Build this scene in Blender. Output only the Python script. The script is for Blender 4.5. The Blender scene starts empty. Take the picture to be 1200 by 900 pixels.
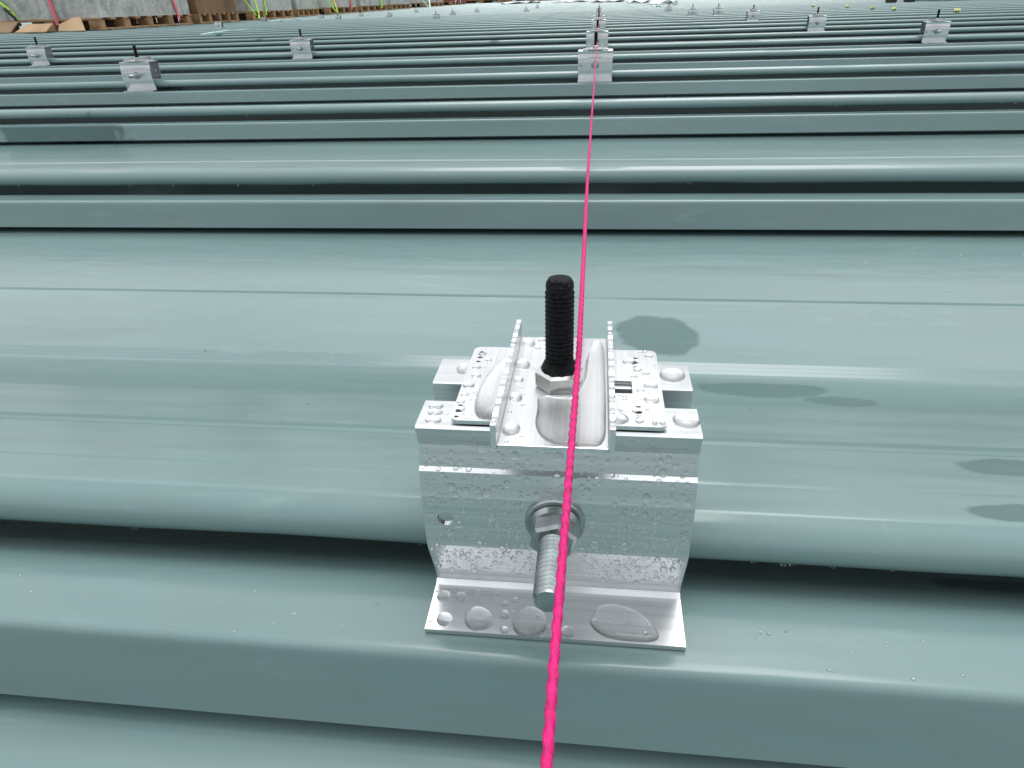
import bpy, bmesh, math, random
from mathutils import Vector, Matrix
R = math.radians
random.seed(7)
scene = bpy.context.scene
col = scene.collection

# ------------------------------------------------------------------ camera
cam_d = bpy.data.cameras.new('camera')
cam = bpy.data.objects.new('camera', cam_d)
col.objects.link(cam)
cam_d.sensor_width = 36.0
cam_d.lens = 24.0
cam_d.clip_start = 0.005
cam_d.clip_end = 3000
rot = Matrix(((0.99329710, -0.02888956, 0.11192080),
              (0.11172076, 0.48835131, -0.86546604),
              (-0.02965374, 0.87216879, 0.48830550)))
cam.matrix_world = Matrix.Translation((0, 0, 0.160)) @ rot.to_4x4()
scene.camera = cam

# ------------------------------------------------------------------ overcast sky and sun
SUN_EL, SUN_AZ = 70, 12          # degrees; azimuth measured from +Y towards +X
world = bpy.data.worlds.new('World')
scene.world = world
world.use_nodes = True
nt = world.node_tree
nt.nodes.clear()
out = nt.nodes.new('ShaderNodeOutputWorld')
bg = nt.nodes.new('ShaderNodeBackground')
sky = nt.nodes.new('ShaderNodeTexSky')
sky.sky_type = 'NISHITA'
sky.sun_disc = False
sky.sun_elevation = R(SUN_EL)
sky.sun_rotation = R(SUN_AZ)
sky.air_density = 1.0
sky.dust_density = 6.0
sky.ozone_density = 1.0
hs = nt.nodes.new('ShaderNodeHueSaturation')
hs.inputs['Saturation'].default_value = 0.22
tc = nt.nodes.new('ShaderNodeTexCoord')
nz = nt.nodes.new('ShaderNodeTexNoise')
nz.inputs['Scale'].default_value = 2.2
nz.inputs['Detail'].default_value = 6
mr = nt.nodes.new('ShaderNodeMapRange')
mr.inputs['From Min'].default_value = 0.3
mr.inputs['From Max'].default_value = 0.7
mr.inputs['To Min'].default_value = 0.75
mr.inputs['To Max'].default_value = 1.2
mx = nt.nodes.new('ShaderNodeMix')
mx.data_type = 'RGBA'
mx.inputs[0].default_value = 0.8
mx.inputs[7].default_value = (7.6, 8.0, 8.3, 1)
vm = nt.nodes.new('ShaderNodeVectorMath')
vm.operation = 'SCALE'
nt.links.new(sky.outputs[0], hs.inputs['Color'])
nt.links.new(hs.outputs[0], mx.inputs[6])
nt.links.new(tc.outputs['Generated'], nz.inputs['Vector'])
nt.links.new(nz.outputs[0], mr.inputs['Value'])
nt.links.new(mx.outputs[2], vm.inputs[0])
nt.links.new(mr.outputs[0], vm.inputs['Scale'])
# an overcast sky is about three times brighter overhead than at the horizon
sx = nt.nodes.new('ShaderNodeSeparateXYZ')
zr = nt.nodes.new('ShaderNodeMapRange')
zr.inputs['From Min'].default_value = 0.0
zr.inputs['From Max'].default_value = 1.0
zr.inputs['To Min'].default_value = 0.40
zr.inputs['To Max'].default_value = 1.40
vm2 = nt.nodes.new('ShaderNodeVectorMath')
vm2.operation = 'SCALE'
nt.links.new(tc.outputs['Generated'], sx.inputs[0])
nt.links.new(sx.outputs['Z'], zr.inputs['Value'])
nt.links.new(vm.outputs[0], vm2.inputs[0])
nt.links.new(zr.outputs[0], vm2.inputs['Scale'])
nt.links.new(vm2.outputs[0], bg.inputs['Color'])
bg.inputs['Strength'].default_value = 0.135
nt.links.new(bg.outputs[0], out.inputs['Surface'])

sun_d = bpy.data.lights.new('sun', 'SUN')
sun_d.energy = 1.1
sun_d.angle = R(38)
sun_d.color = (1.0, 0.98, 0.95)
sun = bpy.data.objects.new('sun', sun_d)
col.objects.link(sun)
az, el = R(SUN_AZ), R(SUN_EL)
sdir = Vector((math.sin(az) * math.cos(el), math.cos(az) * math.cos(el), math.sin(el)))
sun.rotation_euler = sdir.to_track_quat('Z', 'Y').to_euler()
sun.location = sdir * 20

vs = scene.view_settings
vs.view_transform = 'Standard'
vs.look = 'None'
vs.gamma = 1.0
vs.exposure = 0.26
vs.use_curve_mapping = False
scene.render.engine = 'CYCLES'
cy = scene.cycles
cy.use_denoising = True
cy.max_bounces = 10
cy.transmission_bounces = 8
cy.glossy_bounces = 6
cy.caustics_reflective = True
cy.caustics_refractive = True
cy.blur_glossy = 0.6
cy.sample_clamp_indirect = 6

# ------------------------------------------------------------------ materials
def mat(name):
    m = bpy.data.materials.new(name)
    m.use_nodes = True
    n = m.node_tree.nodes
    return m, m.node_tree, n['Principled BSDF']

def N(t, kind, **kw):
    n = t.nodes.new(kind)
    for k, v in kw.items():
        if hasattr(n, k):
            setattr(n, k, v)
        else:
            n.inputs[k].default_value = v
    return n

def simple(name, c, rough=0.5, metal=0.0, var=0.15, scale=20.0, bump=0.0, bscale=60.0, spec=0.5):
    """plain procedural material: noise varies the colour a little, optional fine bump"""
    m, t, b = mat(name)
    tcn = N(t, 'ShaderNodeTexCoord')
    nn = N(t, 'ShaderNodeTexNoise', Scale=scale, Detail=5.0)
    t.links.new(tcn.outputs['Object'], nn.inputs['Vector'])
    cr = N(t, 'ShaderNodeValToRGB')
    cr.color_ramp.elements[0].position = 0.3
    cr.color_ramp.elements[1].position = 0.7
    cr.color_ramp.elements[0].color = (c[0] * (1 - var), c[1] * (1 - var), c[2] * (1 - var), 1)
    cr.color_ramp.elements[1].color = (min(1, c[0] * (1 + var)), min(1, c[1] * (1 + var)), min(1, c[2] * (1 + var)), 1)
    t.links.new(nn.outputs[0], cr.inputs[0])
    t.links.new(cr.outputs[0], b.inputs['Base Color'])
    b.inputs['Roughness'].default_value = rough
    b.inputs['Metallic'].default_value = metal
    b.inputs['Specular IOR Level'].default_value = spec
    if bump:
        n2 = N(t, 'ShaderNodeTexNoise', Scale=bscale, Detail=4.0)
        t.links.new(tcn.outputs['Object'], n2.inputs['Vector'])
        bp = N(t, 'ShaderNodeBump', Strength=bump, Distance=0.01)
        t.links.new(n2.outputs[0], bp.inputs['Height'])
        t.links.new(bp.outputs[0], b.inputs['Normal'])
    return m

def roof_material(name, base, pale=0.0):
    m, t, b = mat(name)
    L = t.links.new
    geo = N(t, 'ShaderNodeNewGeometry')
    # large soft tone variation, stretched along the ribs
    mp = N(t, 'ShaderNodeMapping')
    mp.inputs['Scale'].default_value = (1.0, 5.0, 5.0)
    L(geo.outputs['Position'], mp.inputs['Vector'])
    n1 = N(t, 'ShaderNodeTexNoise', Scale=1.7, Detail=6.0, Roughness=0.6)
    L(mp.outputs[0], n1.inputs['Vector'])
    # wet film against dry patches: crisp irregular edges
    mp2 = N(t, 'ShaderNodeMapping')
    mp2.inputs['Scale'].default_value = (1.0, 1.9, 1.9)
    mp2.inputs['Location'].default_value = (0.31, 0.07, 0.0)
    L(geo.outputs['Position'], mp2.inputs['Vector'])
    n2 = N(t, 'ShaderNodeTexNoise', Scale=5.2, Detail=3.5, Roughness=0.45, Distortion=0.25)
    L(mp2.outputs[0], n2.inputs['Vector'])
    dry = N(t, 'ShaderNodeMapRange')
    dry.inputs['From Min'].default_value = 0.745
    dry.inputs['From Max'].default_value = 0.765
    L(n2.outputs[0], dry.inputs['Value'])
    blots = None
    nd = N(t, 'ShaderNodeTexNoise', Scale=46.0, Detail=6.0)
    L(geo.outputs['Position'], nd.inputs['Vector'])
    nds = N(t, 'ShaderNodeMath', operation='MULTIPLY_ADD'); nds.inputs[1].default_value = 1.2; nds.inputs[2].default_value = -0.6
    L(nd.outputs[0], nds.inputs[0])
    for (bx, by), (rx, ry) in (((.043, .402), (.026, .030)), ((.086, .312), (.036, .016)), ((.118, .292), (.016, .009)), ((.150, .214), (.022, .008)), ((.140, .177), (.024, .006)),
                               ((-.62, .47), (.06, .05)), ((.75, .98), (.10, .03)), ((-.9, 1.10), (.12, .05))):
        m1 = N(t, 'ShaderNodeMapping')
        m1.inputs['Location'].default_value = (-bx / rx, -by / ry, 0)
        m1.inputs['Scale'].default_value = (1 / rx, 1 / ry, 0)
        L(geo.outputs['Position'], m1.inputs['Vector'])
        ln = N(t, 'ShaderNodeVectorMath', operation='LENGTH'); L(m1.outputs[0], ln.inputs[0])
        ad = N(t, 'ShaderNodeMath', operation='ADD'); L(ln.outputs['Value'], ad.inputs[0]); L(nds.outputs[0], ad.inputs[1])
        mr_ = N(t, 'ShaderNodeMapRange'); mr_.inputs['From Min'].default_value = 1.10; mr_.inputs['From Max'].default_value = 0.93
        L(ad.outputs[0], mr_.inputs['Value'])
        if blots is None: blots = mr_.outputs[0]
        else:
            mxm = N(t, 'ShaderNodeMath', operation='MAXIMUM'); L(blots, mxm.inputs[0]); L(mr_.outputs[0], mxm.inputs[1]); blots = mxm.outputs[0]
    dm = N(t, 'ShaderNodeMath', operation='MAXIMUM'); L(dry.outputs[0], dm.inputs[0]); L(blots, dm.inputs[1])
    dry = dm
    # dried water marks: thin squiggly outlines in places
    nm = N(t, 'ShaderNodeTexNoise', Scale=30.0, Detail=3.0, Distortion=0.6); L(geo.outputs['Position'], nm.inputs['Vector'])
    m2 = N(t, 'ShaderNodeMath', operation='SUBTRACT'); m2.inputs[1].default_value = 0.5; L(nm.outputs[0], m2.inputs[0])
    m3 = N(t, 'ShaderNodeMath', operation='ABSOLUTE'); L(m2.outputs[0], m3.inputs[0])
    m4 = N(t, 'ShaderNodeMapRange'); m4.inputs['From Min'].default_value = 0.016; m4.inputs['From Max'].default_value = 0.004; L(m3.outputs[0], m4.inputs['Value'])
    nk = N(t, 'ShaderNodeTexNoise', Scale=7.0, Detail=2.0); L(geo.outputs['Position'], nk.inputs['Vector'])
    m5 = N(t, 'ShaderNodeMapRange'); m5.inputs['From Min'].default_value = 0.56; m5.inputs['From Max'].default_value = 0.64; L(nk.outputs[0], m5.inputs['Value'])
    marks = N(t, 'ShaderNodeMath', operation='MULTIPLY'); L(m4.outputs[0], marks.inputs[0]); L(m5.outputs[0], marks.inputs[1])
    # scuffs and dried smears
    mp3 = N(t, 'ShaderNodeMapping')
    mp3.inputs['Scale'].default_value = (9.0, 40.0, 40.0)
    L(geo.outputs['Position'], mp3.inputs['Vector'])
    n3 = N(t, 'ShaderNodeTexNoise', Scale=1.0, Detail=8.0, Roughness=0.65, Distortion=0.8)
    L(mp3.outputs[0], n3.inputs['Vector'])
    sm = N(t, 'ShaderNodeMapRange')
    sm.inputs['From Min'].default_value = 0.60
    sm.inputs['From Max'].default_value = 0.74
    L(n3.outputs[0], sm.inputs['Value'])
    # grit specks
    vo = N(t, 'ShaderNodeTexVoronoi', Scale=55.0)
    L(geo.outputs['Position'], vo.inputs['Vector'])
    sp = N(t, 'ShaderNodeMapRange')
    sp.inputs['From Min'].default_value = 0.05
    sp.inputs['From Max'].default_value = 0.035
    L(vo.outputs['Distance'], sp.inputs['Value'])
    vw = N(t, 'ShaderNodeSeparateColor')
    L(vo.outputs['Color'], vw.inputs[0])
    sel = N(t, 'ShaderNodeMath', operation='GREATER_THAN')
    sel.inputs[1].default_value = 0.86
    L(vw.outputs[0], sel.inputs[0])
    spk = N(t, 'ShaderNodeMath', operation='MULTIPLY')
    L(sp.outputs[0], spk.inputs[0]); L(sel.outputs[0], spk.inputs[1])
    cr = N(t, 'ShaderNodeValToRGB')
    cr.color_ramp.elements[0].position = 0.3
    cr.color_ramp.elements[1].position = 0.72
    cr.color_ramp.elements[0].color = (base[0] * .84, base[1] * .85, base[2] * .86, 1)
    cr.color_ramp.elements[1].color = (base[0] * 1.16, base[1] * 1.14, base[2] * 1.13, 1)
    L(n1.outputs[0], cr.inputs[0])
    c1 = N(t, 'ShaderNodeMix', data_type='RGBA')          # chalky smears
    c1.inputs[7].default_value = (base[0] * 1.6, base[1] * 1.45, base[2] * 1.4, 1)
    k1 = N(t, 'ShaderNodeMath', operation='MULTIPLY'); k1.inputs[1].default_value = 0.45
    mw = N(t, 'ShaderNodeMath', operation='MULTIPLY'); mw.inputs[1].default_value = 0.42; L(marks.outputs[0], mw.inputs[0])
    mk = N(t, 'ShaderNodeMath', operation='MAXIMUM'); L(sm.outputs[0], mk.inputs[0]); L(mw.outputs[0], mk.inputs[1])
    L(mk.outputs[0], k1.inputs[0]); L(k1.outputs[0], c1.inputs[0]); L(cr.outputs[0], c1.inputs[6])
    c2 = N(t, 'ShaderNodeMix', data_type='RGBA')          # specks
    c2.inputs[7].default_value = (0.03, 0.035, 0.035, 1)
    k2 = N(t, 'ShaderNodeMath', operation='MULTIPLY'); k2.inputs[1].default_value = 0.75
    L(spk.outputs[0], k2.inputs[0]); L(k2.outputs[0], c2.inputs[0]); L(c1.outputs[2], c2.inputs[6])
    c3 = N(t, 'ShaderNodeMix', data_type='RGBA', blend_type='MULTIPLY')          # soaked patches are darker
    c3.inputs[7].default_value = (0.62, 0.66, 0.66, 1)
    L(dry.outputs[0], c3.inputs[0]); L(c2.outputs[2], c3.inputs[6])
    nf = N(t, 'ShaderNodeTexNoise', Scale=14.0, Detail=7.0, Roughness=0.7, Distortion=0.4)   # thin dirt film
    L(mp.outputs[0], nf.inputs['Vector'])
    fr = N(t, 'ShaderNodeMapRange'); fr.inputs['From Min'].default_value = 0.42; fr.inputs['From Max'].default_value = 0.72; fr.inputs['To Max'].default_value = 0.22
    L(nf.outputs[0], fr.inputs['Value'])
    c4 = N(t, 'ShaderNodeMix', data_type='RGBA'); c4.inputs[7].default_value = (0.16, 0.17, 0.15, 1)
    L(fr.outputs[0], c4.inputs[0]); L(c3.outputs[2], c4.inputs[6])
    L(c4.outputs[2], b.inputs['Base Color'])
    b.inputs['Metallic'].default_value = 0.0
    ro = N(t, 'ShaderNodeMapRange')
    ro.inputs['To Min'].default_value = 0.22
    ro.inputs['To Max'].default_value = 0.30
    L(dry.outputs[0], ro.inputs['Value'])
    L(ro.outputs[0], b.inputs['Roughness'])
    cw = N(t, 'ShaderNodeMapRange')
    cw.inputs['To Min'].default_value = 0.65
    cw.inputs['To Max'].default_value = 0.0
    L(dry.outputs[0], cw.inputs['Value'])
    L(cw.outputs[0], b.inputs['Coat Weight'])
    b.inputs['Coat Roughness'].default_value = 0.16
    b.inputs['Coat IOR'].default_value = 1.33
    sw = N(t, 'ShaderNodeMapRange')
    sw.inputs['To Min'].default_value = 0.4
    sw.inputs['To Max'].default_value = 0.12
    L(dry.outputs[0], sw.inputs['Value'])
    L(sw.outputs[0], b.inputs['Specular IOR Level'])
    # waviness of thin sheet + orange peel
    mp4 = N(t, 'ShaderNodeMapping'); mp4.inputs['Scale'].default_value = (4.0, 18.0, 18.0)
    L(geo.outputs['Position'], mp4.inputs['Vector'])
    nb = N(t, 'ShaderNodeTexNoise', Scale=1.0, Detail=3.0)
    L(mp4.outputs[0], nb.inputs['Vector'])
    nb2 = N(t, 'ShaderNodeTexNoise', Scale=420.0, Detail=2.0)
    L(geo.outputs['Position'], nb2.inputs['Vector'])
    bp1 = N(t, 'ShaderNodeBump', Strength=0.38, Distance=0.004)
    L(nb.outputs[0], bp1.inputs['Height'])
    bp2 = N(t, 'ShaderNodeBump', Strength=0.04, Distance=0.0006)
    L(nb2.outputs[0], bp2.inputs['Height']); L(bp1.outputs[0], bp2.inputs['Normal'])
    L(bp2.outputs[0], b.inputs['Normal'])
    bp3 = N(t, 'ShaderNodeBump', Strength=0.28, Distance=0.003)
    L(nb.outputs[0], bp3.inputs['Height']); L(bp3.outputs[0], b.inputs['Coat Normal'])
    return m

def aluminium(name, c=0.86, rough=0.30, brush=(2.0, 260.0, 260.0)):
    m, t, b = mat(name)
    L = t.links.new
    tcn = N(t, 'ShaderNodeTexCoord')
    mp = N(t, 'ShaderNodeMapping'); mp.inputs['Scale'].default_value = brush
    L(tcn.outputs['Object'], mp.inputs['Vector'])
    n1 = N(t, 'ShaderNodeTexNoise', Scale=3.0, Detail=6.0, Roughness=0.7)
    L(mp.outputs[0], n1.inputs['Vector'])
    n2 = N(t, 'ShaderNodeTexNoise', Scale=38.0, Detail=4.0)
    L(tcn.outputs['Object'], n2.inputs['Vector'])
    cr = N(t, 'ShaderNodeValToRGB')
    cr.color_ramp.elements[0].position = 0.25
    cr.color_ramp.elements[1].position = 0.75
    cr.color_ramp.elements[0].color = (c * .76, c * .775, c * .785, 1)
    cr.color_ramp.elements[1].color = (c * 1.04, c * 1.05, c * 1.06, 1)
    L(n1.outputs[0], cr.inputs[0]); L(cr.outputs[0], b.inputs['Base Color'])
    b.inputs['Metallic'].default_value = 1.0
    ro = N(t, 'ShaderNodeMapRange')
    ro.inputs['From Min'].default_value = 0.3; ro.inputs['From Max'].default_value = 0.7
    ro.inputs['To Min'].default_value = rough * .8; ro.inputs['To Max'].default_value = rough * 1.25
    L(n2.outputs[0], ro.inputs['Value']); L(ro.outputs[0], b.inputs['Roughness'])
    bp = N(t, 'ShaderNodeBump', Strength=0.06, Distance=0.0004)
    L(n1.outputs[0], bp.inputs['Height']); L(bp.outputs[0], b.inputs['Normal'])
    return m

M = {}
M['roof'] = roof_material('painted_steel_roof', (0.152, 0.236, 0.234))
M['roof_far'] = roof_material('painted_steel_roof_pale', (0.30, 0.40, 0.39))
M['alu'] = aluminium('brushed_aluminium', c=0.74, rough=0.30)
M['alu_top'] = aluminium('mill_aluminium', c=0.77, rough=0.34, brush=(260.0, 2.0, 260.0))
M['zinc'] = simple('zinc_plated_steel', (0.34, 0.37, 0.37), rough=0.26, metal=1.0, var=0.22, scale=220)
M['steel'] = simple('stainless_steel', (0.72, 0.71, 0.68), rough=0.22, metal=1.0, var=0.12, scale=180)
M['black'] = simple('black_coating', (0.003, 0.0035, 0.004), rough=0.5, var=0.3, scale=150, bump=0.5, bscale=700, spec=0.22)
M['dark'] = simple('dark_slot', (0.01, 0.011, 0.012), rough=0.6, var=0.2)
m, t, b = mat('water')
b.inputs['Base Color'].default_value = (1, 1, 1, 1)
b.inputs['Transmission Weight'].default_value = 1.0
b.inputs['IOR'].default_value = 1.333
b.inputs['Roughness'].default_value = 0.0
M['water'] = m
M['cord'] = simple('fluorescent_pink_cord', (0.60, 0.0025, 0.150), rough=0.65, var=0.28, scale=600, bump=0.3, bscale=2500)
M['wood'] = simple('pallet_wood', (0.34, 0.20, 0.10), rough=0.8, var=0.4, scale=9, bump=0.3, bscale=40)
M['crate'] = simple('brown_crate_board', (0.20, 0.115, 0.055), rough=0.8, var=0.35, scale=5, bump=0.2)
M['card'] = simple('cardboard', (0.52, 0.35, 0.21), rough=0.85, var=0.12, scale=6)
M['card2'] = simple('cardboard_wet', (0.33, 0.22, 0.125), rough=0.75, var=0.15, scale=6)
M['pinkstrap'] = simple('pink_strap', (0.85, 0.16, 0.20), rough=0.5, var=0.1)
M['lime'] = simple('lime_rope', (0.50, 0.85, 0.06), rough=0.5, var=0.12, scale=30)
M['blackstrap'] = simple('black_strap', (0.015, 0.015, 0.017), rough=0.5)
M['white'] = simple('white_plastic_sheet', (0.80, 0.82, 0.80), rough=0.35, var=0.05)
M['palegreen'] = simple('pale_green_plastic', (0.55, 0.80, 0.62), rough=0.35, var=0.08)
M['yellow'] = simple('yellow_tape', (0.75, 0.78, 0.25), rough=0.45, var=0.1)
M['red'] = simple('red_wrap', (0.30, 0.03, 0.035), rough=0.5, var=0.35, scale=4)
M['leaf'] = simple('tree_leaves', (0.035, 0.075, 0.025), rough=0.6, var=0.5, scale=0.6)
M['bark'] = simple('tree_bark', (0.08, 0.055, 0.035), rough=0.9, var=0.3, bump=0.4, bscale=8)
M['ground'] = simple('yard_asphalt', (0.09, 0.09, 0.085), rough=0.85, var=0.3, scale=0.2)
M['wall'] = simple('warehouse_cladding', (0.45, 0.47, 0.47), rough=0.5, var=0.05, scale=0.5)

# shrink-wrapped stack of boxes: vertical box edges seen through grey film
m, t, b = mat('grey_film_wrap')
L = t.links.new
tcn = N(t, 'ShaderNodeTexCoord')
mp = N(t, 'ShaderNodeMapping'); mp.inputs['Scale'].default_value = (4.0, 4.0, 1.6)
L(tcn.outputs['Object'], mp.inputs['Vector'])
n1 = N(t, 'ShaderNodeTexNoise', Scale=1.6, Detail=7.0, Roughness=0.7, Distortion=0.9)
L(mp.outputs[0], n1.inputs['Vector'])
cr = N(t, 'ShaderNodeValToRGB')
e = cr.color_ramp.elements
e[0].position = 0.30; e[0].color = (0.20, 0.22, 0.23, 1)
e[1].position = 0.70; e[1].color = (0.62, 0.63, 0.61, 1)
x = e.new(0.5); x.color = (0.42, 0.42, 0.39, 1)
L(n1.outputs[0], cr.inputs[0]); L(cr.outputs[0], b.inputs['Base Color'])
b.inputs['Roughness'].default_value = 0.35
b.inputs['Coat Weight'].default_value = 0.6
b.inputs['Coat Roughness'].default_value = 0.12
n2 = N(t, 'ShaderNodeTexNoise', Scale=11.0, Detail=5.0, Distortion=1.2)
L(tcn.outputs['Object'], n2.inputs['Vector'])
bp = N(t, 'ShaderNodeBump', Strength=0.45, Distance=0.03)
L(n2.outputs[0], bp.inputs['Height']); L(bp.outputs[0], b.inputs['Normal'])
L(bp.outputs[0], b.inputs['Coat Normal'])
M['film'] = m

# ------------------------------------------------------------------ helpers
def tag(o, label=None, cat=None, group=None, kind=None):
    if label: o['label'] = label
    if cat: o['category'] = cat
    if group: o['group'] = group
    if kind: o['kind'] = kind
    return o

def link_mesh(name, me, m=None, parent=None, loc=(0, 0, 0), rz=0.0):
    o = bpy.data.objects.new(name, me)
    col.objects.link(o)
    if m is not None and not me.materials:
        me.materials.append(m)
    if parent: o.parent = parent
    o.location = loc
    o.rotation_euler = (0, 0, rz)
    return o

def from_data(name, verts, faces, m, parent=None, smooth=None, loc=(0, 0, 0), rz=0.0):
    me = bpy.data.meshes.new(name)
    me.from_pydata(verts, [], faces)
    me.update()
    if smooth is not None:
        me.shade_smooth()
        me.set_sharp_from_angle(angle=R(smooth))
    return link_mesh(name, me, m, parent, loc, rz)

def from_bm(name, bm, m, parent=None, smooth=None, loc=(0, 0, 0), rz=0.0, recalc=True):
    if recalc:
        bmesh.ops.recalc_face_normals(bm, faces=bm.faces)
    me = bpy.data.meshes.new(name)
    bm.to_mesh(me); bm.free()
    if smooth is not None:
        me.shade_smooth()
        me.set_sharp_from_angle(angle=R(smooth))
    return link_mesh(name, me, m, parent, loc, rz)

def empty(name, loc=(0, 0, 0), rz=0.0):
    o = bpy.data.objects.new(name, None)
    o.empty_display_size = 0.05
    col.objects.link(o)
    o.location = loc; o.rotation_euler = (0, 0, rz)
    return o

def copy_tree(o, parent=None):
    c = o.copy()
    col.objects.link(c)
    c.parent = parent
    for ch in list(o.children):
        copy_tree(ch, c)
    return c

def box(bm, x0, x1, y0, y1, z0, z1, bevel=0.0, jit=0.0):
    vs_ = bmesh.ops.create_cube(bm, size=1.0)['verts']
    for v in vs_:
        v.co = Vector((x0 + (v.co.x + .5) * (x1 - x0), y0 + (v.co.y + .5) * (y1 - y0), z0 + (v.co.z + .5) * (z1 - z0)))
        if jit:
            v.co += Vector([random.uniform(-jit, jit) for _ in range(3)])
    if bevel:
        eds = list({e_ for v in vs_ for e_ in v.link_edges})
        bmesh.ops.bevel(bm, geom=eds, offset=bevel, segments=2, profile=0.6, affect='EDGES')

def lathe(prof, seg=28, axis='Z'):
    """prof: list of (r, h); returns verts, faces; r=0 closes an end"""
    V, F = [], []
    rings = []
    for r, h in prof:
        if r == 0:
            rings.append([len(V)]); V.append((0, 0, h))
        else:
            rings.append(list(range(len(V), len(V) + seg)))
            for i in range(seg):
                a = 2 * math.pi * i / seg
                V.append((r * math.cos(a), r * math.sin(a), h))
    for A, B in zip(rings[:-1], rings[1:]):
        for i in range(seg):
            j = (i + 1) % seg
            if len(A) == 1 and len(B) == 1: continue
            if len(A) == 1: F.append((A[0], B[j], B[i]))
            elif len(B) == 1: F.append((A[i], A[j], B[0]))
            else: F.append((A[i], A[j], B[j], B[i]))
    if axis == '-Y':
        V = [(x_, -z_, y_) for x_, y_, z_ in V]
    return V, F

def thread(r, h0, h1, pitch=0.00125, depth=0.00042, tip=None):
    """thread crests between h0 and h1 as lathe profile"""
    p = []
    n = int((h1 - h0) / pitch)
    for i in range(n):
        h = h0 + i * pitch
        p += [(r - depth, h), (r - depth * .15, h + pitch * .36), (r, h + pitch * .5), (r - depth * .15, h + pitch * .64)]
    p.append((r - depth, h0 + n * pitch))
    return p

# ------------------------------------------------------------------ the roof
PITCH = 0.5
def fillet(pts, rad, n=3):
    """round the inner corners of a polyline; rad: dict index -> radius"""
    res = []
    for i, p in enumerate(pts):
        r = rad.get(i, 0)
        if not r or i in (0, len(pts) - 1):
            res.append(p); continue
        a, c = Vector(pts[i - 1]), Vector(pts[i + 1]); q = Vector(p)
        da, dc = (a - q), (c - q)
        l = min(r, da.length * .45, dc.length * .45)
        s, e_ = q + da.normalized() * l, q + dc.normalized() * l
        for k in range(n + 1):
            t_ = k / n
            v = s * (1 - t_) ** 2 + q * 2 * t_ * (1 - t_) + e_ * t_ ** 2
            res.append((v.x, v.y))
    return res

lip = [(0.2050, 0.0085), (0.1720, 0.0072), (0.1672, 0.0060), (0.1632, 0.0072), (0.1610, 0.0112), (0.1618, 0.0152), (0.1650, 0.0188), (0.1696, 0.0210)]
for _ in range(2):                      # round the rolled seam
    q = [lip[0]]
    for p0, p1 in zip(lip[:-1], lip[1:]):
        q += [(p0[0] * .75 + p1[0] * .25, p0[1] * .75 + p1[1] * .25), (p0[0] * .25 + p1[0] * .75, p0[1] * .25 + p1[1] * .75)]
    lip = q + [lip[-1]]
prof = lip + [(0.1704, 0.0213), (0.1714, 0.0212), (0.1890, 0.0169), (0.1899, 0.0160), (0.1910, 0.0165),
        (0.2262, 0.0080), (0.2275, 0.0071), (0.2288, 0.0078), (0.2345, 0.0056),
        (0.2760, -0.0040), (0.2810, -0.0054)]
prof += [(.3455, -.0252)]
for y_, z_ in ((.3458, -.0252), (.3511, -.0255), (.3564, -.0258)):      # three shallow pressed beads
    prof += [(y_, z_), (y_ + .0006, z_ + .00015), (y_ + .0023, z_ + .0010), (y_ + .0029, z_ + .0011), (y_ + .0049, z_ - .0002)]
prof += [(.3950, -.0282), (.4565, -.0290), (.4572, -.0289), (.4594, -.0282), (.4602, -.0281), (.4680, -.0292)]
prof += [(0.6480, -0.0300), (0.6485, -0.0245), (0.6215, -0.0250), (0.6195, -0.0238), (0.6270, 0.0000),
        (0.6480, 0.0002), (0.6570, -0.0008), (0.6665, -0.0040), (0.6780, -0.0105), (0.6900, -0.0160), (0.7060, -0.0180), (0.7080, 0.0060)]
nP = len(prof)
prof = fillet(prof, {nP - 8: 0.0024, nP - 7: 0.006, nP - 6: 0.004, nP - 5: 0.004, nP - 4: .003})
def support(pts, d=0.0015, far=0.007):
    res = [pts[0]]
    for p, q in zip(pts[:-1], pts[1:]):
        a, b_ = Vector(p), Vector(q)
        l = (b_ - a).length
        if l > far:
            for t_ in (d / l, 1 - d / l):
                v = a.lerp(b_, t_); res.append((v.x, v.y))
        res.append(q)
    return res
prof = support(prof)
X0, X1, NX = -15.0, 19.0, 68
def panel_mesh(name, seed, m):
    rnd = random.Random(seed)
    # uneven stations: fine near the middle, where the ribs pass the clamp
    xs = sorted(set([X0 + (X1 - X0) * i / NX for i in range(NX + 1)] + [-0.7 + 0.05 * i for i in range(33)]))
    V, F = [], []
    ph = [rnd.uniform(0, 6.28) for _ in range(6)]
    n = len(prof)
    for x_ in xs:
        for i, (y_, z_) in enumerate(prof):
            flat = 0.0
            if 0.27 < y_ < 0.61 and z_ < 0:
                flat = math.sin((y_ - .27) / .34 * math.pi)
            dz = flat * 0.0007 * (math.sin(x_ * 2.1 + ph[0]) + .6 * math.sin(x_ * 5.3 + ph[1]))
            dy = 0.0
            if y_ < 0.172 and z_ > 0.004:     # crimped seam lip: slightly uneven
                lip = max(0, (0.012 - z_) / 0.006)
                dz += 0.00035 * lip * (math.sin(x_ * 37 + ph[2]) + math.sin(x_ * 71 + ph[3]) + .5 * math.sin(x_ * 151 + ph[4]))
                dy += 0.0003 * math.sin(x_ * 3 + ph[5])
            V.append((x_, y_ + dy, z_ + dz))
    for a in range(len(xs) - 1):
        for i in range(n - 1):
            p = a * n + i
            F.append((p, p + n, p + n + 1, p + 1))
    me = bpy.data.meshes.new(name)
    me.from_pydata(V, [], F); me.update()
    me.shade_smooth()
    me.set_sharp_from_angle(angle=R(28))
    me.materials.append(m)
    return me

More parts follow.
